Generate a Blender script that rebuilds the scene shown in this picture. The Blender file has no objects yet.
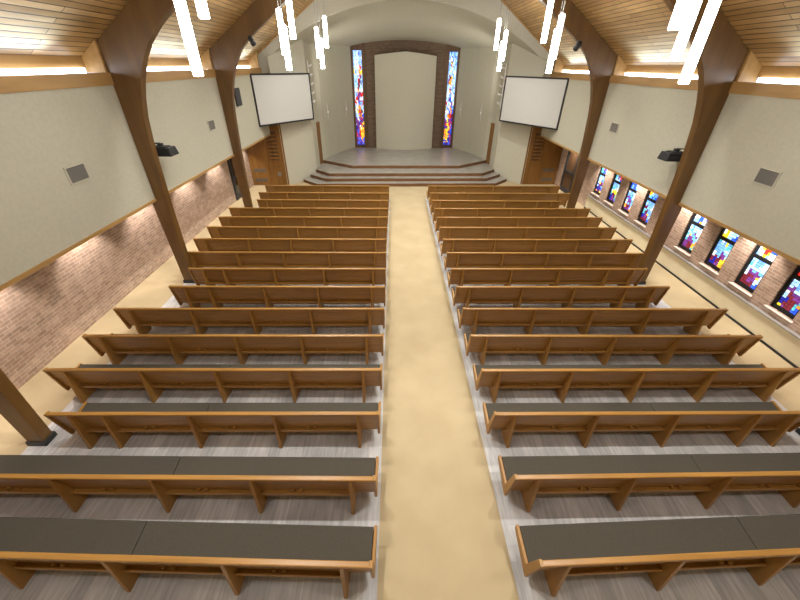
import bpy, math, random
from mathutils import Vector, Matrix
C = bpy.data.collections.new('church'); bpy.context.scene.collection.children.link(C)
R = math.radians

# ------------------------------------------------------------------ mesh builder
class MB:
    def __init__(s): s.v = []; s.f = []; s.mi = []; s.col = {}
    def poly(s, pts, mi=0):
        b = len(s.v); s.v += [tuple(p) for p in pts]; s.f.append(tuple(range(b, b+len(pts)))); s.mi.append(mi)
        return len(s.f)-1
    def hexa(s, p, mi=0):            # p: 4 bottom points, 4 top points
        b = len(s.v); s.v += [tuple(q) for q in p]
        for q in ((0,3,2,1),(4,5,6,7),(0,1,5,4),(1,2,6,5),(2,3,7,6),(3,0,4,7)):
            s.f.append(tuple(b+i for i in q)); s.mi.append(mi)
    def box(s, x0, x1, y0, y1, z0, z1, mi=0):
        s.hexa([(x0,y0,z0),(x1,y0,z0),(x1,y1,z0),(x0,y1,z0),(x0,y0,z1),(x1,y0,z1),(x1,y1,z1),(x0,y1,z1)], mi)
    def prism(s, pts, fn, a, b, mi=0):   # closed polygon pts (u,v) swept from a to b; fn(u,v,w)->xyz
        n = len(pts); o = len(s.v)
        s.v += [fn(u, v, a) for u, v in pts] + [fn(u, v, b) for u, v in pts]
        s.f.append(tuple(o+i for i in reversed(range(n)))); s.f.append(tuple(o+n+i for i in range(n))); s.mi += [mi, mi]
        for i in range(n):
            j = (i+1) % n; s.f.append((o+i, o+j, o+n+j, o+n+i)); s.mi.append(mi)
    def strip(s, la, lb, mi=0):      # quads between two polylines
        o = len(s.v); n = len(la); s.v += [tuple(p) for p in la] + [tuple(p) for p in lb]
        for i in range(n-1): s.f.append((o+i, o+i+1, o+n+i+1, o+n+i)); s.mi.append(mi)
    def tube(s, path, r, n=10, cap=True, mi=0):
        rings = []
        for i, p in enumerate(path):
            p = Vector(p); a = Vector(path[max(i-1, 0)]); b = Vector(path[min(i+1, len(path)-1)])
            t = (b-a).normalized(); u = t.orthogonal().normalized(); w = t.cross(u)
            o = len(s.v); rr = r[i] if isinstance(r, (list, tuple)) else r
            s.v += [tuple(p + u*rr*math.cos(2*math.pi*k/n) + w*rr*math.sin(2*math.pi*k/n)) for k in range(n)]
            rings.append(o)
        for a, b in zip(rings, rings[1:]):
            for k in range(n): s.f.append((a+k, a+(k+1) % n, b+(k+1) % n, b+k)); s.mi.append(mi)
        if cap:
            s.f.append(tuple(rings[0]+k for k in reversed(range(n)))); s.f.append(tuple(rings[-1]+k for k in range(n))); s.mi += [mi, mi]
    def build(s, name, mats, parent=None, bevel=0, smooth=False, kind=None, fix=True):
        me = bpy.data.meshes.new(name); me.from_pydata(s.v, [], s.f)
        if not isinstance(mats, (list, tuple)): mats = [mats]
        for m in mats: me.materials.append(m)
        for p, i in zip(me.polygons, s.mi): p.material_index = i; p.use_smooth = smooth
        if s.col:
            ca = me.color_attributes.new('Glass', 'FLOAT_COLOR', 'CORNER')
            for p in me.polygons:
                c = s.col.get(p.index, (0.02, 0.02, 0.02))
                for li in p.loop_indices: ca.data[li].color = (*c, 1)
        me.update()
        if fix:
            import bmesh
            bm = bmesh.new(); bm.from_mesh(me); bmesh.ops.recalc_face_normals(bm, faces=bm.faces); bm.to_mesh(me); bm.free()
        o = bpy.data.objects.new(name, me); C.objects.link(o)
        if parent: o.parent = parent
        if bevel:
            b = o.modifiers.new('bevel', 'BEVEL'); b.width = bevel; b.segments = 2; b.limit_method = 'ANGLE'
        if kind: o['kind'] = kind
        return o

def tag(o, label, cat, group=None):
    o['label'] = label; o['category'] = cat
    if group: o['group'] = group
    return o
def empty(name, loc, label, cat, group=None, rz=0):
    o = bpy.data.objects.new(name, None); C.objects.link(o); o.location = loc; o.rotation_euler = (0, 0, rz)
    o.empty_display_size = .1
    return tag(o, label, cat, group)
def copy_tree(o, parent=None):
    c = o.copy(); C.objects.link(c); c.parent = parent
    for ch in list(o.children): copy_tree(ch, c)
    return c

# ------------------------------------------------------------------ materials
def mat(name, col, rough=.6, spec=.3, metal=0):
    m = bpy.data.materials.new(name); m.use_nodes = True
    b = m.node_tree.nodes['Principled BSDF']
    b.inputs['Base Color'].default_value = (*col, 1); b.inputs['Roughness'].default_value = rough
    b.inputs['Specular IOR Level'].default_value = spec; b.inputs['Metallic'].default_value = metal
    return m
def nd(m, t, **k):
    n = m.node_tree.nodes.new(t)
    for a, v in k.items(): setattr(n, a, v)
    return n
def lk(m, a, b): m.node_tree.links.new(a, b)
def ramp(m, stops):
    r = nd(m, 'ShaderNodeValToRGB'); e = r.color_ramp.elements
    while len(e) < len(stops): e.new(.5)
    for k, (p, c) in zip(e, stops): k.position = p; k.color = (*c, 1)
    return r
def coords(m, scale=(1,1,1), rand=False):
    tc = nd(m, 'ShaderNodeTexCoord'); mp = nd(m, 'ShaderNodeMapping'); mp.inputs['Scale'].default_value = scale
    lk(m, tc.outputs['Object'], mp.inputs['Vector'])
    if rand:
        oi = nd(m, 'ShaderNodeObjectInfo'); ml = nd(m, 'ShaderNodeMath', operation='MULTIPLY'); ml.inputs[1].default_value = 40
        lk(m, oi.outputs['Random'], ml.inputs[0]); cb = nd(m, 'ShaderNodeCombineXYZ')
        for i in range(3): lk(m, ml.outputs[0], cb.inputs[i])
        lk(m, cb.outputs[0], mp.inputs['Location'])
    return mp.outputs['Vector']
def noisy(name, c0, c1, scale, rough=.6, spec=.3, detail=6, rand=False, bump=0, lo=.3, hi=.7):
    m = mat(name, c0, rough, spec); b = m.node_tree.nodes['Principled BSDF']
    n = nd(m, 'ShaderNodeTexNoise'); n.inputs['Scale'].default_value = 1; n.inputs['Detail'].default_value = detail
    lk(m, coords(m, scale, rand), n.inputs['Vector'])
    r = ramp(m, [(lo, c0), (hi, c1)]); lk(m, n.outputs['Fac'], r.inputs[0]); lk(m, r.outputs[0], b.inputs['Base Color'])
    if bump:
        bp = nd(m, 'ShaderNodeBump'); bp.inputs['Strength'].default_value = bump; bp.inputs['Distance'].default_value = .01
        lk(m, n.outputs['Fac'], bp.inputs['Height']); lk(m, bp.outputs[0], b.inputs['Normal'])
    return m
def bricky(name, axes, w, h, c1, c2, cm, mortar=.01, offset=.5, rough=.8, spec=.2, fine=(.85, 1.1), fs=(30,30,30), bump=.3, bias=0):
    m = mat(name, c1, rough, spec); b = m.node_tree.nodes['Principled BSDF']
    tc = nd(m, 'ShaderNodeTexCoord'); sp = nd(m, 'ShaderNodeSeparateXYZ'); cb = nd(m, 'ShaderNodeCombineXYZ')
    lk(m, tc.outputs['Object'], sp.inputs[0])
    for i, a in enumerate(axes): lk(m, sp.outputs[a], cb.inputs[i])
    br = nd(m, 'ShaderNodeTexBrick'); br.offset = offset
    for k, v in (('Scale', 1), ('Brick Width', w), ('Row Height', h), ('Mortar Size', mortar), ('Mortar Smooth', .2), ('Bias', bias)): br.inputs[k].default_value = v
    br.inputs['Color1'].default_value = (*c1, 1); br.inputs['Color2'].default_value = (*c2, 1); br.inputs['Mortar'].default_value = (*cm, 1)
    lk(m, cb.outputs[0], br.inputs['Vector'])
    n = nd(m, 'ShaderNodeTexNoise'); n.inputs['Detail'].default_value = 5; n.inputs['Scale'].default_value = 1
    lk(m, coords(m, fs), n.inputs['Vector'])
    mr = nd(m, 'ShaderNodeMapRange'); mr.inputs['From Min'].default_value = .3; mr.inputs['From Max'].default_value = .7
    mr.inputs['To Min'].default_value = fine[0]; mr.inputs['To Max'].default_value = fine[1]; lk(m, n.outputs['Fac'], mr.inputs[0])
    mx = nd(m, 'ShaderNodeVectorMath', operation='SCALE'); lk(m, br.outputs['Color'], mx.inputs[0]); lk(m, mr.outputs[0], mx.inputs['Scale'])
    lk(m, mx.outputs[0], b.inputs['Base Color'])
    if bump:
        bp = nd(m, 'ShaderNodeBump', invert=True); bp.inputs['Strength'].default_value = bump; bp.inputs['Distance'].default_value = .01
        lk(m, br.outputs['Fac'], bp.inputs['Height']); lk(m, bp.outputs[0], b.inputs['Normal'])
    return m
def emit(name, col, s):
    m = mat(name, col); b = m.node_tree.nodes['Principled BSDF']
    b.inputs['Emission Color'].default_value = (*col, 1); b.inputs['Emission Strength'].default_value = s
    return m

PLASTER = noisy('plaster', (.47,.452,.36), (.51,.49,.395), (14,14,14), .9, .1, bump=.04)
PLASTER_LT = noisy('plaster_light', (.49,.465,.375), (.525,.50,.405), (14,14,14), .9, .1, bump=.04)
CARPET = noisy('carpet', (.395,.312,.188), (.45,.362,.222), (1.3,1.3,1.3), .95, .05, detail=10, bump=.1)
VINYL = bricky('vinyl', (1,0), 1.25, .19, (.40,.395,.40), (.56,.55,.545), (.32,.315,.315), .002, .37, .5, .35, (.78,1.15), (22,2.2,5), 0)
PEW = noisy('pew_wood', (.27,.130,.026), (.37,.188,.044), (1.2,22,22), .34, .45, rand=True)
PEW_FIN = noisy('pew_support_wood', (.27,.130,.026), (.35,.178,.042), (22,3,1.5), .4, .4, rand=True)
ARCH = noisy('arch_wood', (.095,.043,.009), (.155,.076,.018), (5,5,.9), .36, .6, rand=True)
TRIM = noisy('trim_wood', (.36,.205,.07), (.46,.275,.10), (8,1.1,8), .45, .35)
DOORW = noisy('door_wood', (.18,.082,.017), (.25,.12,.028), (7,7,.8), .4, .35)
DARKW = noisy('dark_frame_wood', (.085,.045,.022), (.14,.075,.036), (8,8,.9), .5, .3)
ROOF = bricky('roof_boards', (1,0), 3.1, .108, (.34,.19,.06), (.50,.30,.11), (.07,.035,.012), .009, .43, .42, .4, (.78,1.15), (9,1.2,9), .5)
BRICK = bricky('pink_brick', (1,2), .235, .076, (.51,.36,.275), (.36,.245,.18), (.55,.46,.385), .009, .5, .85, .15, (.85,1.12), (6,6,6))
BRICK_CH = bricky('brown_brick', (0,2), .24, .076, (.17,.115,.078), (.115,.075,.05), (.19,.14,.10), .009, .5, .85, .15)
TILE = noisy('dais_tile', (.26,.24,.21), (.35,.325,.29), (2.5,2.5,2.5), .33, .5, detail=8)
RISER = noisy('riser_wood', (.14,.07,.03), (.2,.10,.045), (2,12,12), .5, .3)
CUSH = noisy('cushion_fabric', (.064,.057,.044), (.077,.069,.055), (60,60,60), .95, .1)
BLACK = mat('black_plastic', (.018,.018,.02), .45, .4)
CHAR = mat('charcoal', (.035,.035,.037), .6, .3)
SHOE = mat('black_steel', (.025,.024,.023), .5, .4)
SCREEN = mat('screen_fabric', (.585,.58,.555), .85, .1)
GRILLE = mat('grey_grille', (.21,.195,.175), .6, .3)
GRILLE_D = mat('grille_slot', (.10,.095,.085), .7, .2)
WHITEP = mat('white_paint', (.72,.70,.66), .5, .3)
SILL = mat('white_sill', (.74,.66,.58), .6, .3)
LEDGE = noisy('cream_ledge', (.62,.545,.375), (.66,.585,.41), (5,5,5), .7, .2)
LEDGETOP = mat('grey_ledge_top', (.33,.32,.31), .5, .3)
DARKGLASS = mat('dark_door_glass', (.03,.028,.026), .1, .5)
GRILLE_B = mat('bronze_grille', (.15,.115,.085), .5, .3)
CABLE = mat('grey_cable', (.25,.24,.22), .5, .3)
LAMP = emit('lamp_tube', (.985, 1, .95), 22)
COVE = emit('clerestory_glass', (.86, .92, 1), 7)
GLASS = mat('stained_glass', (.5,.5,.5), .15, .5)
_b = GLASS.node_tree.nodes['Principled BSDF']; _a = nd(GLASS, 'ShaderNodeVertexColor', layer_name='Glass')
lk(GLASS, _a.outputs[0], _b.inputs['Base Color']); lk(GLASS, _a.outputs[0], _b.inputs['Emission Color']); _b.inputs['Emission Strength'].default_value = 1.05
LEAD = mat('lead_frame', (.012,.012,.013), .5, .3)

# ------------------------------------------------------------------ dimensions (metres; x=0 is the aisle's centre, y runs to the chancel)
HW, PW, LEGX, EAVE, SL = 8.28, 6.95, 7.0, 5.87, .71
YB, YG = -3.0, 20.2
def sh(x, y): return y + .04*x                # the chancel end stands slightly askew
def roofz(x): return EAVE + SL*(LEGX-abs(x))

# floor
m = MB(); m.box(-HW-.1, HW+.1, YB, 23, -.1, 0); m.build('floor', CARPET, kind='structure')
for s, n in ((-1, 'left'), (1, 'right')):
    m = MB(); x0, x1 = sorted((s*(.925 if s < 0 else .855), s*7.0)); m.box(x0, x1, YB+.2, 17.55, -.05, .004)
    m.build('floor_vinyl_'+n, VINYL, kind='structure')

# side walls: brick below, plaster above, aisle soffit, clerestory recess, roof
m = MB(); m.box(-HW-.2, -HW, YB, sh(-8, YG), 0, 2.62); m.build('wall_left_brick', BRICK, kind='structure')
WIN = [6.71, 7.81, 8.93, 10.07, 11.25, 12.38, 13.55, 14.70, 15.9]
m = MB(); X0, X1 = HW+.08, HW+.3
m.box(X0, X1, YB, sh(8, YG), 0, .80); m.box(X0, X1, YB, sh(8, YG), 2.02, 2.62)
edges = [YB] + [e for c in WIN for e in (c-.31, c+.31)] + [sh(8, YG)]
for a, b in zip(edges[::2], edges[1::2]): m.box(X0, X1, a, b, .80, 2.02)
m.build('wall_right_brick', BRICK, kind='structure')
m = MB(); m.box(HW, X0+.02, YB, 16.35, .0, .585); o = m.build('wall_ledge', LEDGE, kind='structure')
m = MB(); m.box(HW-.025, X0+.02, YB, 16.37, .585, .615); m.build('trim_ledge_top', LEDGETOP, kind='structure')
m = MB(); m.box(HW-.02, HW, YB, 16.35, 0, .055); m.build('baseboard_right', BLACK, kind='structure')
for s, n in ((-1, 'left'), (1, 'right')):
    def bx(name, xa, xb, ya, yb, za, zb, mt, bevel=0):
        m = MB(); a, b = sorted((s*xa, s*xb)); m.box(a, b, ya, yb, za, zb); return m.build(name, mt, kind='structure', bevel=bevel)
    ye = sh(s*7, YG)
    segs = ((YB, 3.842), (4.038, 9.317), (9.513, 14.762), (14.958, ye))
    def sx(name, xa, xb, za, zb, mt):
        m = MB(); a, b = sorted((s*xa, s*xb))
        for ya, yb in segs: m.box(a, b, ya, yb, za, zb)
        return m.build(name, mt, kind='structure')
    sx('wall_'+n, PW, PW+.14, 2.56, 5.1, PLASTER)
    bx('ceiling_aisle_'+n, PW+.14, HW+.3, YB, ye, 2.60, 2.7, PLASTER_LT)
    sx('trim_lower_'+n, PW-.025, PW+.1, 2.495, 2.565, TRIM)
    sx('trim_upper_'+n, PW-.03, PW+.14, 5.1, 5.33, TRIM)
    bx('trim_fascia_'+n, PW+.40, PW+.46, YB, ye, 5.41, 5.62, TRIM)
    # clerestory glazing lying behind the upper beam, one pane per bay
    k = 0
    for ya, yb in ((-2.4, 3.7), (4.2, 9.15), (9.65, 14.6), (15.1, ye-.35)):
        k += 1
        m = MB(); a, b = sorted((s*(PW+.15), s*(PW+.40))); a, b = sorted((s*(PW+.36), s*(PW+.41))); m.box(a, b, ya, yb, 5.29, 5.415)
        m.build('window_%d' % ((1 if s < 0 else 5)+k-1), COVE, kind='structure')
        L = bpy.data.lights.new('daylight', 'AREA'); L.shape = 'RECTANGLE'; L.size = min(2.7, yb-ya-1.6); L.size_y = .16; L.energy = 50; L.color = (.30, .50, 1); L.spread = R(80)
        lo = bpy.data.objects.new('daylight', L); C.objects.link(lo); lo.location = (s*(PW+.25), (ya+yb)/2+.15, 5.36)
        d = Vector((-s*math.cos(R(62)), 0, math.sin(R(62)))); z = -d; xx = Vector((0, 1, 0)); yy = z.cross(xx)
        lo.rotation_euler = Matrix((xx, yy, z)).transposed().to_euler()
    # roof slope
    xo = PW+.48; m = MB(); zt = lambda x: roofz(x)
    m.prism([(s*xo, EAVE-SL*(xo-LEGX)), (0, roofz(0)), (0, roofz(0)+.15), (s*xo, EAVE-SL*(xo-LEGX)+.15)], lambda u, v, w: (u, w, v), YB, 21)
    m.build('ceiling_'+n, ROOF, kind='structure')
    # timber edge where the roof meets the gable
    m = MB()
    a0, a1 = (s*6.95, roofz(6.95)), (0, roofz(0))
    m.hexa([(a0[0], sh(a0[0], YG)-.05, a0[1]-.07), (0, YG-.05, a1[1]-.07), (0, YG+.02, a1[1]-.07), (a0[0], sh(a0[0], YG)+.02, a0[1]-.07),
            (a0[0], sh(a0[0], YG)-.05, a0[1]), (0, YG-.05, a1[1]), (0, YG+.02, a1[1]), (a0[0], sh(a0[0], YG)+.02, a0[1])])
    m.build('trim_gable_'+n, TRIM, kind='structure')
    # recess returns beside the arches
    k = 0
    for yy in (3.94, 9.415, 14.86):
        for ya, yb in ((yy-.165, yy-.098), (yy+.098, yy+.165)):
            m = MB(); m.prism([(s*6.96, 5.33), (s*(PW+.42), 5.33), (s*(PW+.42), 5.6), (s*6.96, EAVE+.06)], lambda u, v, w: (u, w, v), ya, yb)
            k += 1; m.build('trim_return_%s_%d' % (n, k), TRIM, kind='structure')
    m = MB(); m.prism([(s*6.9, 5.33), (s*(PW+.42), 5.33), (s*(PW+.42), 5.6), (s*6.9, EAVE+.1)], lambda u, v, w: (u, w, v), ye-.34, ye-.25)
    m.build('trim_return_%s_end' % n, TRIM, kind='structure')
m = MB(); m.prism([(-8.5, 0), (8.5, 0), (8.5, 5.3), (0, 11.1), (-8.5, 5.3)], lambda u, v, w: (u, w, v), YB-.1, YB); m.build('wall_back', PLASTER, kind='structure')

# ------------------------------------------------------------------ chancel
RA = 10.75
def arcz(x): return 7.9 - (RA - math.sqrt(RA*RA - x*x))
def vaultz(x, y):
    t = (y-.04*x-YG)/6.9
    return 7.9 - (7.9-arcz(x))*(1-.42*t) - 1.15*t
xs = [-6.45 + 12.9*i/40 for i in range(41)]
# gable wall above the arch
m = MB()
for i in range(40):
    a, b = xs[i], xs[i+1]
    m.hexa([(a, sh(a, YG), arcz(a)), (b, sh(b, YG), arcz(b)), (b, sh(b, YG)+.2, arcz(b)-.02), (a, sh(a, YG)+.2, arcz(a)-.02),
            (a, sh(a, YG), roofz(a)+.06), (b, sh(b, YG), roofz(b)+.06), (b, sh(b, YG)+.2, roofz(b)+.06), (a, sh(a, YG)+.2, roofz(a)+.06)])
for s in (-1, 1):
    a, b = s*6.45, s*7.5; x0, x1 = min(a, b), max(a, b)
    m.hexa([(x0, sh(x0, YG), 3.4), (x1, sh(x1, YG), 3.4), (x1, sh(x1, YG)+.2, 3.4), (x0, sh(x0, YG)+.2, 3.4),
            (x0, sh(x0, YG), roofz(x0)+.06), (x1, sh(x1, YG), roofz(x1)+.06), (x1, sh(x1, YG)+.2, roofz(x1)+.06), (x0, sh(x0, YG)+.2, roofz(x0)+.06)])
m.build('wall_gable', PLASTER_LT, kind='structure')
# vaulted chancel ceiling
m = MB(); NJ = 12
for j in range(NJ+1):
    for x in xs: y = sh(x, YG+.1+j*.64); m.v.append((x, y, vaultz(x, y)))
n = len(xs)
for j in range(NJ):
    for i in range(n-1): m.f.append((j*n+i, j*n+i+1, (j+1)*n+i+1, (j+1)*n+i)); m.mi.append(0)
m.build('ceiling_chancel', PLASTER, kind='structure', smooth=True)
def wallrun(name, pts, mt, z0, thick=.12, top=None, smooth=False):   # plan polyline; wall rises into the vault
    m = MB()
    for (xa, ya), (xb, yb) in zip(pts, pts[1:]):
        d = Vector((xb-xa, yb-ya)); n = Vector((d.y, -d.x)).normalized()*thick
        if n.dot(Vector((-(xa+xb), 22-(ya+yb)))) > 0: n = -n
        A, B = (xa, sh(xa, ya)), (xb, sh(xb, yb)); A2, B2 = (xa+n.x, A[1]+n.y), (xb+n.x, B[1]+n.y)
        za = top if top else vaultz(A[0], A[1])+.03; zb = top if top else vaultz(B[0], B[1])+.03
        m.hexa([(*A, z0), (*B, z0), (*B2, z0), (*A2, z0), (*A, za), (*B, zb), (*B2, zb), (*A2, za)])
    return m.build(name, mt, kind='structure', smooth=smooth)
for s, n in ((-1, 'left'), (1, 'right')):
    wallrun('wall_screen_'+n, [(s*6.47, 19.97), (s*5.13, 21.5)], PLASTER_LT, 0, .14)
    wallrun('wall_jamb_'+n, [(s*5.13, 21.5), (s*5.13, 22.6)], PLASTER_LT, 0, .14)
    wallrun('wall_apse_'+n, [(s*5.06, 23.1), (s*4.88, 23.5), (s*4.69, 24.2), (s*4.45, 24.9), (s*4.22, 25.5), (s*3.95, 26.05), (s*3.66, 26.6), (s*3.38, 27.05)], PLASTER, .3, .12, smooth=False)
    m = MB(); m.hexa([(s*5.16, sh(s*5.16, 22.6), 2.72), (s*5.06, sh(s*5.06, 23.1), 2.72), (s*5.2, sh(s*5.1, 23.1), 2.72), (s*5.3, sh(s*5.2, 22.6), 2.72),
                      (s*5.16, sh(s*5.16, 22.6), 6.6), (s*5.06, sh(s*5.06, 23.1), 6.6), (s*5.2, sh(s*5.1, 23.1), 6.6), (s*5.3, sh(s*5.2, 22.6), 6.6)])
    m.build('wall_over_door_'+n, PLASTER, kind='structure')
    # wooden door leaf in the chancel's side wall
    m = MB(); m.hexa([(s*5.12, sh(s*5.16, 22.62), .48), (s*5.02, sh(s*5.06, 23.08), .48), (s*5.12, sh(s*5.1, 23.08), .48), (s*5.22, sh(s*5.2, 22.62), .48),
                      (s*5.12, sh(s*5.16, 22.62), 2.74), (s*5.02, sh(s*5.06, 23.08), 2.74), (s*5.12, sh(s*5.1, 23.08), 2.74), (s*5.22, sh(s*5.2, 22.62), 2.74)])
    d = m.build('door_%d' % (5 if s < 0 else 6), DOORW, kind='structure')
    m = MB(); yk = sh(s*5.1, 22.72); m.tube([(s*5.13, yk, 1.45), (s*5.02, yk, 1.45), (s*5.02, yk+.12, 1.45)], .012, 8); m.build('door_handle', GRILLE, d)
# back wall: brick between two framed windows
BY = 26.9
m = MB(); m.hexa([(-2.5, sh(-2.5, BY), .3), (2.5, sh(2.5, BY), .3), (2.5, sh(2.5, BY)+.25, .3), (-2.5, sh(-2.5, BY)+.25, .3),
                  (-2.5, sh(-2.5, BY), 7.0), (2.5, sh(2.5, BY), 7.0), (2.5, sh(2.5, BY)+.25, 7.0), (-2.5, sh(-2.5, BY)+.25, 7.0)])
m.build('wall_chancel_back', BRICK_CH, kind='structure')
# tall curved cream panel in front of the brick
m = MB(); N = 24; pf = []; pb = []
for i in range(N+1):
    u = -1 + 2*i/N; x = 1.93*u; y = sh(x, 26.14 + .58*u*u); pf.append((x, y)); pb.append((x*.985, y+.14))
ztop = lambda u: 6.0 + .2*(1-abs(u))**.9
for i in range(N):
    ua, ub = -1+2*i/N, -1+2*(i+1)/N
    m.hexa([(*pf[i], .64), (*pf[i+1], .64), (*pb[i+1], .64), (*pb[i], .64), (*pf[i], ztop(ua)), (*pf[i+1], ztop(ub)), (*pb[i+1], ztop(ub)), (*pb[i], ztop(ua))])
o = m.build('curved_panel', PLASTER_LT); tag(o, 'tall cream convex panel standing before the brick centre of the chancel wall', 'panel')

# dais and steps
def slab(name, front, zb, zt, back):
    pts = front + back
    pts = [(x, sh(x, y)) for x, y in pts]
    m = MB(); m.prism(pts, lambda u, v, w: (u, v, w), zb, zt)
    m.mi = [1]*len(m.mi); m.mi[1] = 0
    return m.build(name, [TILE, RISER], kind='structure')
def nose(name, front, zt):
    m = MB()
    P = [(x, sh(x, y)) for x, y in front]
    for a, b in zip(P, P[1:]):
        m.hexa([(a[0], a[1]-.02, zt-.045), (b[0], b[1]-.02, zt-.045), (b[0], b[1]+.03, zt-.045), (a[0], a[1]+.03, zt-.045),
                (a[0], a[1]-.02, zt+.003), (b[0], b[1]-.02, zt+.003), (b[0], b[1]+.03, zt+.003), (a[0], a[1]+.03, zt+.003)])
    m.build(name, TILE, kind='structure')
for k, (fx, fy, ex, ey) in enumerate(((4.84, 19.62, 5.74, 20.55), (4.43, 20.05, 5.43, 20.95), (4.27, 20.5, 5.17, 21.4))):
    fr = [(-ex, ey), (-fx, fy), (fx, fy), (ex, ey)]
    slab('chancel_step_%d' % (k+1), fr, .16*k, .16*(k+1), [(5.17, 21.6), (5.17, 22.9), (-5.17, 22.9), (-5.17, 21.6)])
dais_back = [(s*x, y) for s, seq in ((1, ((4.9, 23.5), (4.45, 24.9), (3.95, 26.05), (3.38, 27.05))), ) for x, y in seq]
slab('chancel_dais', [(-5.0, 23.03), (-3.12, 21.62), (3.12, 21.62), (5.0, 23.03)], .3, .64, dais_back + [(-x, y) for x, y in reversed(dais_back)])

# ------------------------------------------------------------------ stained glass
BL, LB, SK, WH, YE, OR, RE, DR, PU, DB, TE = (.03,.10,.75), (.18,.42,1.0), (.45,.72,1.0), (.85,.92,1), (1,.72,.04), (1,.36,.03), (.75,.03,.02), (.16,.02,.03), (.17,.04,.22), (.02,.02,.30), (.10,.45,.55)
def glass(fn, name, u0, u1, v0, v1, nu, nv, pick, rng, parent):
    """grid of glass pieces in the u-v plane; fn(u,v,w) places them; one mesh"""
    m = MB(); us = [u0 + (u1-u0)*(i + (rng.uniform(-.22, .22) if 0 < i < nu else 0))/nu for i in range(nu+1)]
    vs = [v0 + (v1-v0)*(i + (rng.uniform(-.22, .22) if 0 < i < nv else 0))/nv for i in range(nv+1)]
    g = .08*(u1-u0)/nu; seen = {}
    for i in range(nu):
        for j in range(nv):
            key = ((i+(j//3)%2)//2, (j+i % 2)//3 if nv > 20 else (j+i % 2)//2)
            if key not in seen or rng.random() < .22: seen[key] = pick((i+.5)/nu, (j+.5)/nv)
            c = seen[key]
            f = rng.uniform(.75, 1.15); c = tuple(min(1, q*f) for q in c)
            b = len(m.f); a0, a1, b0, b1 = us[i]+g, us[i+1]-g, vs[j]+g, vs[j+1]-g
            m.hexa([fn(a0, b0, 0), fn(a1, b0, 0), fn(a1, b0, .012), fn(a0, b0, .012), fn(a0, b1, 0), fn(a1, b1, 0), fn(a1, b1, .012), fn(a0, b1, .012)])
            for k in range(6): m.col[b+k] = c
    return m.build(name, GLASS, parent, fix=False)
for k, c in enumerate(WIN):
    rng = random.Random(31+k); n = k+11
    fn = lambda u, v, w: (HW+.15+w, u, v)
    fr = MB(); xa, xb = HW+.12, HW+.2
    y0, y1, z0, z1 = c-.31, c+.31, .80, 2.02
    fr.box(xa, xb, y0, y0+.05, z0, z1); fr.box(xa, xb, y1-.075, y1, z0, z1); fr.box(xa, xb, y0+.05, y1-.075, z0, z0+.085); fr.box(xa, xb, y0+.05, y1-.075, z1-.04, z1)
    fr.box(xa, xb, y0+.05, y1-.075, 1.60, 1.68); fr.box(HW+.17, xb+.02, y0+.02, y1-.02, z0+.02, z1-.02)
    w = fr.build('window_%d' % n, LEAD, kind='structure')
    hot = [rng.choice((RE, YE, OR, PU, BL)) for _ in range(3)]; cen = (rng.uniform(.35, .75), rng.uniform(.3, .7))
    def up(u, v):
        d = math.hypot((u-cen[0])*1.2, v-cen[1])
        if d < .22: return hot[0]
        if d < .36: return rng.choice((hot[1], hot[2], BL))
        return rng.choice((SK, LB, WH, LB, BL, TE))
    def low(u, v):
        band = (u*3 + v*2 + k*.7) % 3
        if v > .62: return rng.choice((SK, LB, WH, TE, SK, LB)) if abs(u-.5) > .2 else rng.choice((LB, YE, SK, BL, LB))
        if v > .28: return rng.choice((LB, TE, SK, SK, WH, BL)) if abs(u-.5) > .28 else rng.choice((PU, DR, LB, TE, YE, PU))
        return rng.choice((YE, OR, BL, TE, SK)) if abs(u-.55) > .25 else rng.choice((PU, DR, DB, PU, DR))
    glass(fn, 'pane', y0+.055, y1-.08, 1.685, z1-.045, 6, 4, up, rng, w)
    glass(fn, 'pane', y0+.055, y1-.08, z0+.09, 1.595, 6, 10, low, rng, w)
    sl = MB(); sl.hexa([(HW+.02, c-.37, .755), (HW+.14, c-.33, .755), (HW+.14, c+.33, .755), (HW+.02, c+.37, .755), (HW+.02, c-.37, .78), (HW+.14, c-.33, .80), (HW+.14, c+.33, .80), (HW+.02, c+.37, .78)])
    sl.build('window_sill', SILL, w, bevel=.005)
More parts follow.
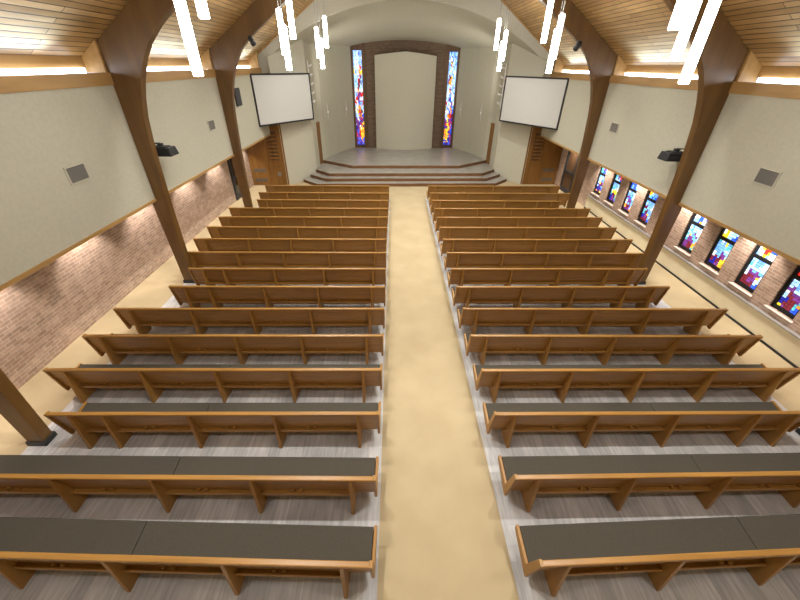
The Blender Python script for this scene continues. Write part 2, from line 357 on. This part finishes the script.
for s in (-1, 1):
    rng = random.Random(7 if s < 0 else 9)
    fr = MB(); yw = 27.12
    def hb(x0, x1, ya, yb, z0, z1):
        x0, x1 = sorted((s*x0, s*x1))
        fr.hexa([(x0, sh(x0, ya), z0), (x1, sh(x1, ya), z0), (x1, sh(x1, yb), z0), (x0, sh(x0, yb), z0), (x0, sh(x0, ya), z1), (x1, sh(x1, ya), z1), (x1, sh(x1, yb), z1), (x0, sh(x0, yb), z1)])
    hb(2.50, 2.74, 26.85, 27.25, .64, 6.95); hb(3.30, 3.42, 26.98, 27.25, .64, 6.8); hb(2.74, 3.30, 26.95, 27.25, 6.26, 6.9); hb(2.74, 3.30, 26.95, 27.25, .64, .78)
    w = fr.build('window_%d' % (9 if s < 0 else 10), DARKW, kind='structure')
    bk = MB(); x0, x1 = sorted((s*2.72, s*3.32)); bk.hexa([(x0, sh(x0, 27.19), .7), (x1, sh(x1, 27.19), .7), (x1, sh(x1, 27.22), .7), (x0, sh(x0, 27.22), .7), (x0, sh(x0, 27.19), 6.4), (x1, sh(x1, 27.19), 6.4), (x1, sh(x1, 27.22), 6.4), (x0, sh(x0, 27.22), 6.4)])
    bk.build('lead_backing', LEAD, w)
    def pick(u, v):
        if s > 0: u = 1-u          # u=0 outer edge
        cx = .55 + .18*math.sin(v*9 + (0 if s < 0 else 1.2)); d = abs(u-cx)
        if v < .06: return rng.choice((DB, BL, DB, PU))
        if v < .20: return rng.choice((YE, YE, OR)) if d < .24 else rng.choice((DB, BL, PU, RE))
        if v < .30: return rng.choice((RE, PU, YE)) if d < .2 else rng.choice((BL, DB, WH, RE, PU))
        if v < .42: return rng.choice((RE, DR, OR, BL)) if d < .25 else rng.choice((WH, SK, YE, LB))
        if v < .58: return rng.choice((BL, PU, LB, RE)) if d < .17 else rng.choice((WH, SK, LB, RE, WH))
        if v < .72: return rng.choice((OR, DR, PU, RE)) if d < .13 else rng.choice((LB, SK, WH, SK))
        if v < .92: return rng.choice((OR, YE, RE, DR)) if d < .10 else rng.choice((LB, SK, SK, WH, YE if v < .8 else LB))
        return rng.choice((LB, SK, LB, BL))
    x0, x1 = sorted((s*2.75, s*3.29))
    glass(lambda u, v, w_: (u, sh(u, 27.15)+w_, v), 'pane', x0, x1, .80, 6.24, 9, 66, pick, rng, w)

# ------------------------------------------------------------------ doors at the front
for s, n in ((-1, 1), (1, 2)):
    yd = 19.98 if s < 0 else 19.98
    f = lambda x, y: sh(x, y)
    def pb(x0, x1, ya, yb, z0, z1):
        x0, x1 = sorted((s*x0, s*x1)); m = MB()
        m.hexa([(x0, f(x0, ya), z0), (x1, f(x1, ya), z0), (x1, f(x1, yb), z0), (x0, f(x0, yb), z0), (x0, f(x0, ya), z1), (x1, f(x1, ya), z1), (x1, f(x1, yb), z1), (x0, f(x0, yb), z1)]); return m
    d = pb(6.40, HW+.05, yd, yd+.12, 0, 3.5).build('door_%d' % n, DOORW, kind='structure')
    pb(7.30, 8.24, yd-.035, yd, .02, 2.5).build('door_leaf', DOORW, d, bevel=.006)
    pb(6.60, 7.26, yd-.02, yd, .02, .95).build('lower_panel', DOORW, d, bevel=.006)
    pb(6.60, 7.26, yd-.02, yd, .98, 2.7).build('louver_frame', DOORW, d, bevel=.006)
    pb(6.70, 7.18, yd-.024, yd-.019, 1.28, 2.64).build('louver_gap_shade', DARKW, d)  # dark sheet behind the slats: shade of the gaps put into its colour
    for k in range(7):
        z = 1.36+k*.18; x0, x1 = sorted((s*6.72, s*7.16)); m = MB()
        m.hexa([(x0, f(x0, yd-.08), z), (x1, f(x1, yd-.08), z), (x1, f(x1, yd-.02), z+.07), (x0, f(x0, yd-.02), z+.07), (x0, f(x0, yd-.08), z+.02), (x1, f(x1, yd-.08), z+.02), (x1, f(x1, yd-.02), z+.09), (x0, f(x0, yd-.02), z+.09)])
        m.build('louver_slat', DOORW, d)
    for z0, z1 in ((.70, .86), (.20, .36)):
        g = pb(7.48, 8.14, yd-.05, yd-.03, z0, z1).build('vent_grille', GRILLE_B, d); g['label'] = 'grey metal grille'
        mm = MB()
        for q in range(4):
            zz = z0+.025+q*.032; x0, x1 = sorted((s*7.50, s*8.12)); mm.hexa([(x0, f(x0, yd-.054), zz), (x1, f(x1, yd-.054), zz), (x1, f(x1, yd-.049), zz), (x0, f(x0, yd-.049), zz), (x0, f(x0, yd-.054), zz+.012), (x1, f(x1, yd-.054), zz+.012), (x1, f(x1, yd-.049), zz+.012), (x0, f(x0, yd-.049), zz+.012)])
        mm.build('grille_slots', GRILLE_D, g)
    if s < 0: pb(6.73, 6.91, yd-.03, yd-.015, .48, .68).build('wall_plate', GRILLE, d, bevel=.004)
# dark framed exit doors in the side walls
def exit_door(n, s, y0, y1, x, zt):
    m = MB(); a, b = sorted((s*(x-.05), s*(x+.06)))
    m.box(a, b, y0, y0+.16, 0, zt); m.box(a, b, y1-.16, y1, 0, zt); m.box(a, b, y0+.16, y1-.16, zt-.14, zt); m.box(a, b, y0+.16, y1-.16, 0, .22); m.box(a, b, y0+.16, y1-.16, .95, 1.05)
    d = m.build('door_%d' % n, CHAR, kind='structure', bevel=.006)
    g = MB(); a, b = sorted((s*(x-.0), s*(x+.03))); g.box(a, b, y0+.16, y1-.16, .22, zt-.14)
    g.build('door_pane', DARKW if s > 0 else DARKGLASS, d)
    h = MB(); h.tube([(s*(x-.05), y0+.22, 1.0), (s*(x-.09), y0+.22, 1.0), (s*(x-.09), y0+.22, 1.25), (s*(x-.05), y0+.22, 1.25)], .012, 8); h.build('door_handle', CHAR, d)
exit_door(3, 1, 18.15, 19.45, HW+.04, 2.45); exit_door(4, -1, 17.05, 17.95, HW-.03, 2.3)

# ------------------------------------------------------------------ timber arches
inner = [(6.72, 0), (6.71, 1.0), (6.69, 2.0), (6.66, 2.8), (6.63, 3.4), (6.59, 3.95), (6.53, 4.45), (6.43, 4.85), (6.31, 5.2), (6.14, 5.54), (5.92, 5.86), (5.60, 6.17), (5.29, 6.41), (4.88, 6.70), (4.25, 7.15), (2.0, 8.76), (0, 10.2)]
outer = [(0, roofz(0)-.02), (LEGX, EAVE-.01), (LEGX+.02, 5.3), (LEGX, 0)]
WHERE = {3.94: 'nearest the camera, at the picture edge', 9.415: 'middle of its side', 14.86: 'farthest from the camera'}
alab = {(-1, 3.94): 'dark brown timber arch leg cut off by the left picture edge', (1, 3.94): 'dark timber arch leg whose foot peeks in at the right picture edge',
        (-1, 9.415): 'brown laminated timber arch with a projector behind, between large left wall vents', (1, 9.415): 'brown laminated timber arch dividing the right stained glass windows, projector beside it',
        (-1, 14.86): 'brown timber arch nearest the left screen and wooden side door', (1, 14.86): 'brown timber arch nearest the right screen and dark exit door'}
for s in (-1, 1):
    for y in (3.94, 9.415, 14.86):
        e = empty('timber_arch', (s*6.86, y, 0), alab[(s, y)], 'arch', 'laminated timber arches')
        m = MB(); hw = .095
        # front and back faces as strips between inner and outer curve, so the big haunch stays clean
        import itertools
        oc = []
        for (x, z) in inner:
            if z < 5.0: oc.append((LEGX-.02+.1*min(1, z/2.5), z))
            elif x > 6.0: oc.append((LEGX, min(EAVE, 5.3+(6.31-x)*3)))
            else: oc.append((min(LEGX, x*1.0+.0 + (LEGX-5.92)*max(0, (x/5.92))), 0))
        oc = [(x, z) if z or i == 0 else (x, roofz(x)-.01) for i, (x, z) in enumerate(oc)]
        for sg in (-1, 1):
            m.strip([(s*(x-6.86), sg*hw, z) for x, z in inner], [(s*(x-6.86), sg*hw, z) for x, z in oc])
        m.strip([(s*(x-6.86), -hw, z) for x, z in inner], [(s*(x-6.86), hw, z) for x, z in inner])
        m.strip([(s*(x-6.86), -hw, z) for x, z in oc], [(s*(x-6.86), hw, z) for x, z in oc])
        for k in (0, -1): m.poly([(s*(inner[k][0]-6.86), -hw, inner[k][1]), (s*(inner[k][0]-6.86), hw, inner[k][1]), (s*(oc[k][0]-6.86), hw, oc[k][1]), (s*(oc[k][0]-6.86), -hw, oc[k][1])])
        m.build('arch_rib', ARCH, e)
        m = MB(); m.box(*sorted((s*.155, -s*.175)), -.12, .12, 0, .10); o = m.build('base_shoe', SHOE, e, bevel=.008); o['label'] = 'black steel shoe'

# ------------------------------------------------------------------ pews
def pew(s, length, fins, divs):
    """local frame: origin on the floor under the back of the top rail at the aisle end; x runs outward (times s), y towards the seat front"""
    e = bpy.data.objects.new('pew', None); C.objects.link(e); e.empty_display_size = .1
    X = lambda u, v, w: (s*w, u, v)
    def pr(name, pts, a, b, mt, parent=e, bevel=.004):
        m = MB(); m.prism(pts, X, a, b); return m.build(name, mt, parent, bevel=bevel)
    pr('backrest', [(.012,.815), (.042,.815), (.175,.27), (.145,.265)], .03, length-.03, PEW)
    pr('top_rail', [(-.018,.808), (.052,.808), (.052,.852), (-.018,.852)], .0, length, PEW, bevel=.012)
    pr('seat', [(.15,.255), (.595,.335), (.59,.365), (.145,.285)], .03, length-.03, PEW)
    mid = 3.08 if length > 4 else length/2
    for a, b in ((.04, mid-.004), (mid+.004, length-.04)):
        o = pr('cushion', [(.16,.286), (.585,.364), (.61,.37), (.617,.40), (.597,.412), (.17,.337)], a, b, CUSH, bevel=.008)
    EP = [(-.022,.856), (.060,.856), (.195,.355), (.61,.43), (.625,.42), (.617,.345), (.59,.325), (.145,.17), (.115,.18)]
    for a, b in ((-.008, .034), (length-.034, length+.008)): pr('end_panel', EP, a, b, PEW_FIN, bevel=.008)
    for f in fins:
        pr('support', [(-.015,.80), (-.045,0), (.35,0), (.42,.29), (.16,.285), (.03,.80)], f-.024, f+.024, PEW_FIN)
    m = MB(); fs = [0.03] + list(fins) + [length-.03]
    for a, b in zip(fins, fins[1:]):
        if b-a < .3: continue
        m.box(*sorted((s*(a+.024), s*(b-.024))), .075, .155, .32, .335); m.box(*sorted((s*(a+.024), s*(b-.024))), .06, .08, .31, .36)
    rk = m.build('book_rack', PEW, e, bevel=.003)
    if divs:
        for a, b in zip(fins, fins[1:]):
            if b-a < 1: continue
            for dx in (-.07, .05):
                m = MB(); c = (a+b)/2+.14+dx; m.box(*sorted((s*(c-.018), s*(c+.018))), .085, .15, .335, .40); m.build('rack_divider', PEW_FIN, rk)
    return e
LY = {1:1.747,2:2.753,3:3.846,4:4.84,5:5.828,6:6.807,7:7.772,8:8.731,9:9.738,10:10.723,11:11.706,12:12.715,13:13.659,14:14.644,15:15.663,16:16.742}
RY = {1:1.741,2:2.759,3:3.826,4:4.816,5:5.83,6:6.814,7:7.783,8:8.747,9:9.759,10:10.749,11:11.755,12:12.729,13:13.698,14:14.688,15:15.713,16:16.797}
LE = {1:(-4.5-.73,1.889),2:(-6.07,2.825),3:(-6.31,3.858),4:(-7.1,4.846),5:(-7.12,5.82),6:(-7.12,6.78),7:(-6.39,7.767),8:(-6.34,8.705),9:(-7.1,9.72),10:(-7.1,10.69),11:(-7.1,11.68),12:(-7.09,12.63),13:(-7.09,13.6),14:(-6.36,14.62),15:(-6.6,15.6),16:(-6.64,16.64)}
RE_ = {1:(4.1,1.838),2:(5.0,2.79),3:(6.0,3.834),4:(6.98,4.83),5:(7.1,5.81),6:(7.13,6.80),7:(6.41,7.82),8:(6.41,8.79),9:(7.1,9.77),10:(7.15,10.79),11:(7.15,11.81),12:(7.15,12.82),13:(7.15,13.79),14:(6.29,14.70),15:(7.11,15.81),16:(7.06,16.93)}
LEN = {-1: {3:5.31,7:5.40,8:5.36,14:5.38,15:5.62,16:5.66}, 1: {3:5.42,4:6.10,5:6.18,7:5.52,8:5.52,14:5.40}}
XI = {-1: (.966,.970,.962,.953,.955,.946,.946,.953,.961,.970,.970,.966,.957,.955,.951,.946), 1: (.948,.950,.922,.920,.898,.892,.885,.880,.891,.886,.893,.881,.878,.872,.895,.890)}
ordn = ['nearest', 'second', 'third', 'fourth', 'fifth', 'sixth', 'seventh', 'eighth', 'ninth', 'tenth', 'eleventh', 'twelfth', 'thirteenth', 'fourteenth', 'fifteenth', 'last']
protos = {}
for s, YY, EE, side in ((-1, LY, LE, 'left'), (1, RY, RE_, 'right')):
    for i in range(1, 17):
        ln = LEN[s].get(i, 6.13 if s < 0 else 6.225); fins = [.345 + 1.363*k for k in range(4)]
        if ln > 6: fins.append(5.80)
        elif ln > 5.55: fins.append(ln-.35)
        else: fins.append(ln-.36)
        if i in (13, 12) : pass
        key = (s, ln, i <= 7)
        if key not in protos: e = pew(s, ln, [f+0 for f in fins], i <= 7); protos[key] = e
        else: e = copy_tree(protos[key])
        x0 = s*XI[s][i-1]; y0 = YY[i]-.052; ex, ey = EE[i]
        e.location = (x0, y0, .005); e.rotation_euler = (0, 0, math.atan2((ey-YY[i])*s, abs(ex-x0)))
        if i == 1: wh = 'row nearest the camera'
        elif i == 16: wh = 'front row, right before the chancel steps'
        else: wh = ordn[i-1] + ' row from the camera'
        col = ''
        tag(e, 'wooden pew %s of the aisle, %s%s' % (side, wh, col), 'pew', 'wooden pews %s of the aisle' % side)

# ------------------------------------------------------------------ pendant lamps
def pendant(x, y, zb, label, group):
    zt = zb+.98; e = empty('pendant_lamp', (x, y, zb), label, 'pendant lamp', group)
    m = MB(); m.tube([(0,0,.0), (0,0,.015), (0,0,.965), (0,0,.98)], [.065,.07,.07,.065], 20); m.build('lamp_tube', LAMP, e, smooth=False)
    zr = roofz(x)-zb
    m = MB(); m.tube([(0,0,.98), (0,0,1.02)], [.05,.03], 14); m.build('end_cap', WHITEP, e)
    m = MB(); m.tube([(0,0,1.0), (0,0,zr-.02)], .009, 6); m.build('cable', CABLE, e)
    m = MB(); m.tube([(0,0,zr-.10), (0,0,zr-.03), (0,0,zr+.03)], [.035,.06,.06], 14); m.build('ceiling_rose', WHITEP, e)
cl = {(-1, 0): ((-3.63, 6.30, 5.38), (-3.35, 6.30, 6.06), (-3.74, 6.52, 5.73)), (-1, 1): ((-3.73, 11.95, 5.74), (-3.61, 11.75, 5.39), (-3.42, 11.85, 6.09)),
      (-1, 2): ((-3.75, 17.42, 5.72), (-3.59, 17.2, 5.37), (-3.385, 17.3, 6.06)), (1, 0): ((3.24, 6.3, 6.02), (3.50, 6.42, 5.68), (3.65, 6.25, 5.37)),
      (1, 1): ((3.31, 11.85, 6.09), (3.71, 11.95, 5.73), (3.57, 11.72, 5.40)), (1, 2): ((3.315, 17.3, 6.07), (3.675, 17.42, 5.72), (3.53, 17.2, 5.37))}
for (s, b), tubes in cl.items():
    zs = sorted(t[2] for t in tubes); side = 'left' if s < 0 else 'right'
    cn = ('largest %s cluster near the camera', 'middle %s cluster before the screen', 'farthest %s cluster before the chancel')[b] % side
    for t in tubes:
        h = ('lowest', 'middle', 'highest')[zs.index(t[2])]
        pendant(*t, 'glowing white tube pendant, hanging %s of the %s' % (h, cn), 'tube pendants of the '+cn)
for s in (-1, 1):                       # the lamps' own row continues over the balcony
    L = bpy.data.lights.new('balcony_lamp', 'POINT'); L.energy = 190; L.shadow_soft_size = .25; L.color = (1, .96, .93)
    lo = bpy.data.objects.new('balcony_lamp', L); C.objects.link(lo); lo.location = (s*3.5, .85, 6.2)
for s in (-1, 1):                       # downlights in the aisle soffit, washing the brick
    for y in (2.9, 5.45, 7.96, 10.4, 13.05, 15.6, 18.6):
        L = bpy.data.lights.new('downlight', 'SPOT'); L.energy = 165; L.spot_size = R(95); L.spot_blend = .6; L.shadow_soft_size = .05; L.color = (1, .90, .82)
        lo = bpy.data.objects.new('downlight', L); C.objects.link(lo); lo.location = (s*(HW-.35), y, 2.57); lo.rotation_euler = (0, R(-12)*s, 0)
for s in (-1, 1):                       # ceiling downlights near the ridge, and the chancel's own stage lights
    for y in (3.75, 6.8, 9.8, 12.8, 15.8, 18.6):
        L = bpy.data.lights.new('ridge_downlight', 'SPOT'); L.energy = 760 if y < 5 else 600; L.spot_size = R(120); L.spot_blend = .7; L.shadow_soft_size = .07; L.color = (1, .98, .92)
        lo = bpy.data.objects.new('ridge_downlight', L); C.objects.link(lo); lo.location = (s*3.2, y, 8.35); lo.rotation_euler = (0, R(6)*s, 0)
    for z, e_ in ((5.2, 135), (4.2, 115)):
        L = bpy.data.lights.new('stage_light', 'SPOT'); L.energy = e_; L.spot_size = R(150); L.spot_blend = 1; L.shadow_soft_size = .12; L.color = (1, .96, .9)
        lo = bpy.data.objects.new('stage_light', L); C.objects.link(lo); lo.location = (s*4.75, sh(s*4.75, 21.95), z)
        lo.rotation_euler = Vector((s*.75, -.62, -.12)).to_track_quat('Z', 'Y').to_euler()

# ------------------------------------------------------------------ screens
for s, n in ((-1, 'left'), (1, 'right')):
    A = Vector((s*6.93, 18.25 if s < 0 else 18.25, 0)); B = Vector((s*4.95, 21.1 if s < 0 else 21.3, 0))
    d = (B-A).normalized(); nrm = Vector((-s*-d.y, s*-d.x, 0))
    nrm = Vector((d.y, -d.x, 0)); nrm = nrm if nrm.y < 0 else -nrm
    W = (B-A).length; e = empty('projection_screen', A+Vector((0,0,3.06)), 'white projection screen with black border on the %s, angled beside the chancel' % n, 'screen', 'projection screens')
    def pl(name, u0, u1, v0, v1, w0, w1, mt, bevel=0):
        m = MB(); P = lambda u, v, w: tuple(d*u + nrm*w + Vector((0,0,v)))
        m.hexa([P(u0,v0,w0), P(u1,v0,w0), P(u1,v0,w1), P(u0,v0,w1), P(u0,v1,w0), P(u1,v1,w0), P(u1,v1,w1), P(u0,v1,w1)]); return m.build(name, mt, e, bevel=bevel)
    H = 2.08; t = .065
    pl('screen_surface', t, W-t, t, H-t, -.02, .0, SCREEN)
    m = MB(); P = lambda u, v, w: tuple(d*u + nrm*w + Vector((0,0,v)))
    for u0, u1, v0, v1 in ((0, W, 0, t), (0, W, H-t, H), (0, t, t, H-t), (W-t, W, t, H-t)):
        m.hexa([P(u0,v0,-.04), P(u1,v0,-.04), P(u1,v0,.02), P(u0,v0,.02), P(u0,v1,-.04), P(u1,v1,-.04), P(u1,v1,.02), P(u0,v1,.02)])
    m.build('screen_frame', BLACK, e)
    pl('wall_bracket', W*.70, W*.76, .6, 1.5, -.62, -.04, CHAR); 

# ------------------------------------------------------------------ projectors on the middle arches
for s, lab in ((-1, 'black projector bracketed behind the middle left timber arch'), (1, 'black projector bracketed behind the middle right timber arch')):
    x0 = s*6.68; e = empty('projector', (x0, 9.86, 3.52), lab, 'projector', 'black projectors')
    m = MB(); m.hexa([(-.30,-.19,0), (.30,-.19,0), (.30,.22,0), (-.30,.22,0), (-.26,-.15,.2), (.26,-.15,.2), (.26,.19,.2), (-.26,.19,.2)]); m.build('projector_body', BLACK, e, bevel=.02)
    m = MB(); m.tube([(-s*.02,.2,.1), (-s*.02,.27,.1), (-s*.02,.30,.1)], [.075,.075,.065], 16); m.build('lens', CHAR, e)
    m = MB(); m.box(-.17, .17, -.12, .12, .2, .225); m.box(-.05, .05, -.05, .05, .225, .29); m.tube([(0,0,.28), (s*.22,-.12,.31), (s*.22,-.30,.31)], .028, 8)
    m.build('mount_arm', CHAR, e)
    m = MB(); m.box(*sorted((-.22, .0)), -.195, -.185, .07, .12); m.build('cover_strip', CHAR, e)
    m = MB(); m.box(s*.16-.02, s*.16+.02, -.197, -.19, .04, .10); m.build('connector_plate', WHITEP, e)
    m = MB(); m.tube([(s*.12,-.1,.16), (s*.18,-.14,.27), (s*.19,-.29,.27)], .012, 6); m.build('power_cord', BLACK, e)

# small black stage spotlights under the farthest arches
for s, n in ((-1, 'left'), (1, 'right')):
    e = empty('spotlight', (s*5.38, 14.38, 6.06), 'small black spotlight under the farthest %s timber arch' % n, 'spotlight', 'small black spotlights')
    m = MB(); m.tube([(0,-.06,.16), (0,.0,.13), (0,.15,.05), (0,.22,.01)], [.06,.085,.085,.095], 14); m.build('lamp_housing', BLACK, e)
    m = MB(); m.tube([(0,.05,.10), (0,.06,.2), (s*.04,.365,.22)], .018, 8); m.build('yoke', BLACK, e)

# ------------------------------------------------------------------ wall vents and speaker
def vent(s, y, z, w, h, label):
    e = empty('wall_vent', (s*PW, y, z), label, 'vent', 'grey wall vents')
    m = MB(); a, b = sorted((0, -s*.02))
    m.box(a, b, -w/2, w/2, 0, .03); m.box(a, b, -w/2, w/2, h-.03, h); m.box(a, b, -w/2, -w/2+.03, .03, h-.03); m.box(a, b, w/2-.03, w/2, .03, h-.03); m.build('vent_frame', PLASTER_LT, e)
    m = MB(); a, b = sorted((0, -s*.006)); m.box(a, b, -w/2+.03, w/2-.03, .03, h-.03); m.build('vent_backing', GRILLE_D, e)
    m = MB()
    for k in range(12):
        z0 = .035+k*(h-.07)/12; a0, a1 = -s*.004, -s*.018
        m.hexa([(a0, -w/2+.03, z0), (a1, -w/2+.03, z0-.004), (a1, w/2-.03, z0-.004), (a0, w/2-.03, z0), (a0, -w/2+.03, z0+.012), (a1, -w/2+.03, z0+.008), (a1, w/2-.03, z0+.008), (a0, w/2-.03, z0+.012)])
    m.build('vent_slats', GRILLE, e)
vent(-1, 7.31, 3.53, .52, .33, 'grey square vent on the left plaster wall, the nearer and larger-looking one')
vent(-1, 13.52, 3.58, .52, .33, 'grey square vent on the left plaster wall between the middle and far arches')
vent(1, 7.41, 3.55, .50, .33, 'grey square vent on the right plaster wall, nearest the picture edge')
vent(1, 13.57, 3.64, .52, .33, 'grey square vent on the right plaster wall between the two visible arches')
e = empty('wall_speaker', (-PW, 16.35, 4.08), 'dark grey wall speaker on the left plaster wall behind the farthest arch', 'speaker')
m = MB(); m.box(0, .05, -.28, .28, 0, .62); m.build('speaker_cabinet', CHAR, e, bevel=.01)
m = MB(); m.box(.05, .062, -.25, .25, .03, .59); m.build('speaker_grille', mat('speaker_cloth', (.06,.06,.062), .9), e)

# ------------------------------------------------------------------ light poles and sconces in the chancel
for s, n in ((-1, 'left'), (1, 'right')):
    e = empty('light_pole', (s*5.04, sh(s*5.04, 21.62), 3.6), 'white vertical pole of small stage lights at the %s chancel corner' % n, 'stage light', 'white stage light poles')
    m = MB(); m.tube([(0,0,0), (0,0,2.05)], .028, 10); m.build('pole', WHITEP, e)
    for k in range(5):
        z = .22+k*.40; m = MB(); m.tube([(0,0,z+.02), (-s*.08,.08,z+.02)], .016, 8); m.tube([(-s*.07,.06,z-.0), (-s*.13,.22,z+.06)], [.045,.05], 12); m.build('spot_head', WHITEP, e)
    m = MB(); m.box(-.03, .03, -.03, .08, .1, .14); m.box(-.03, .03, -.03, .08, 1.85, 1.89); m.build('wall_clamp', WHITEP, e)
for x, y, lab in ((-4.74, 24.2, 'slender white candle sconce on the left chancel wall, nearer the screen'), (-3.86, 26.0, 'slender white candle sconce on the left chancel wall, nearer the stained glass'),
                  (3.74, 26.2, 'slender white candle sconce on the right chancel wall, nearer the stained glass'), (4.66, 24.25, 'slender white candle sconce on the right chancel wall, nearer the screen')):
    s = 1 if x > 0 else -1
    e = empty('wall_sconce', (x, sh(x, y), 2.66), lab, 'sconce', 'candle sconces on the chancel walls')
    dx = -s*.05
    m = MB(); m.tube([(dx*.6,-.02,0), (dx*1.6,-.05,.2), (dx*2,-.06,.46), (dx*1.6,-.05,.75), (dx*.8,-.03,.96)], [.008,.014,.018,.014,.007], 8); m.build('sconce_arm', WHITEP, e)
    m = MB(); m.box(dx*2-.045, dx*2+.045, -.10, -.03, .42, .52); m.tube([(dx*2,-.03,.47), (0,.06,.47)], .02, 8); m.build('sconce_holder', WHITEP, e, bevel=.008)

# ------------------------------------------------------------------ world, camera
sc = bpy.context.scene
w = bpy.data.worlds.new('world'); sc.world = w; w.use_nodes = True
w.node_tree.nodes['Background'].inputs[0].default_value = (.8, .87, 1, 1); w.node_tree.nodes['Background'].inputs[1].default_value = .8
f, pitch, yaw, roll = 356.891, .584586553, -.0222799, .0148003
cp, sp, cy, sy = math.cos(pitch), math.sin(pitch), math.cos(yaw), math.sin(yaw)
fw = Vector((-sy*cp, cy*cp, -sp)); rt = Vector((cy, sy, 0)); up = rt.cross(fw)
c, s_ = math.cos(roll), math.sin(roll); rt2 = rt*c + up*s_; up2 = up*c - rt*s_
cam = bpy.data.cameras.new('camera'); cam.sensor_fit = 'HORIZONTAL'; cam.sensor_width = 36; cam.lens = f/800*36; cam.clip_start = .05
co = bpy.data.objects.new('camera', cam); C.objects.link(co)
co.matrix_world = Matrix.Translation((-.73, 0, 5.57)) @ Matrix((rt2, up2, -fw)).transposed().to_4x4()
sc.camera = co
sc.view_settings.view_transform = 'Standard'; sc.view_settings.look = 'None'; sc.view_settings.exposure = 0.38; sc.view_settings.gamma = 1; sc.view_settings.use_curve_mapping = False
sc.cycles.use_denoising = True; sc.cycles.max_bounces = 10; sc.cycles.diffuse_bounces = 6; sc.cycles.sample_clamp_indirect = 8
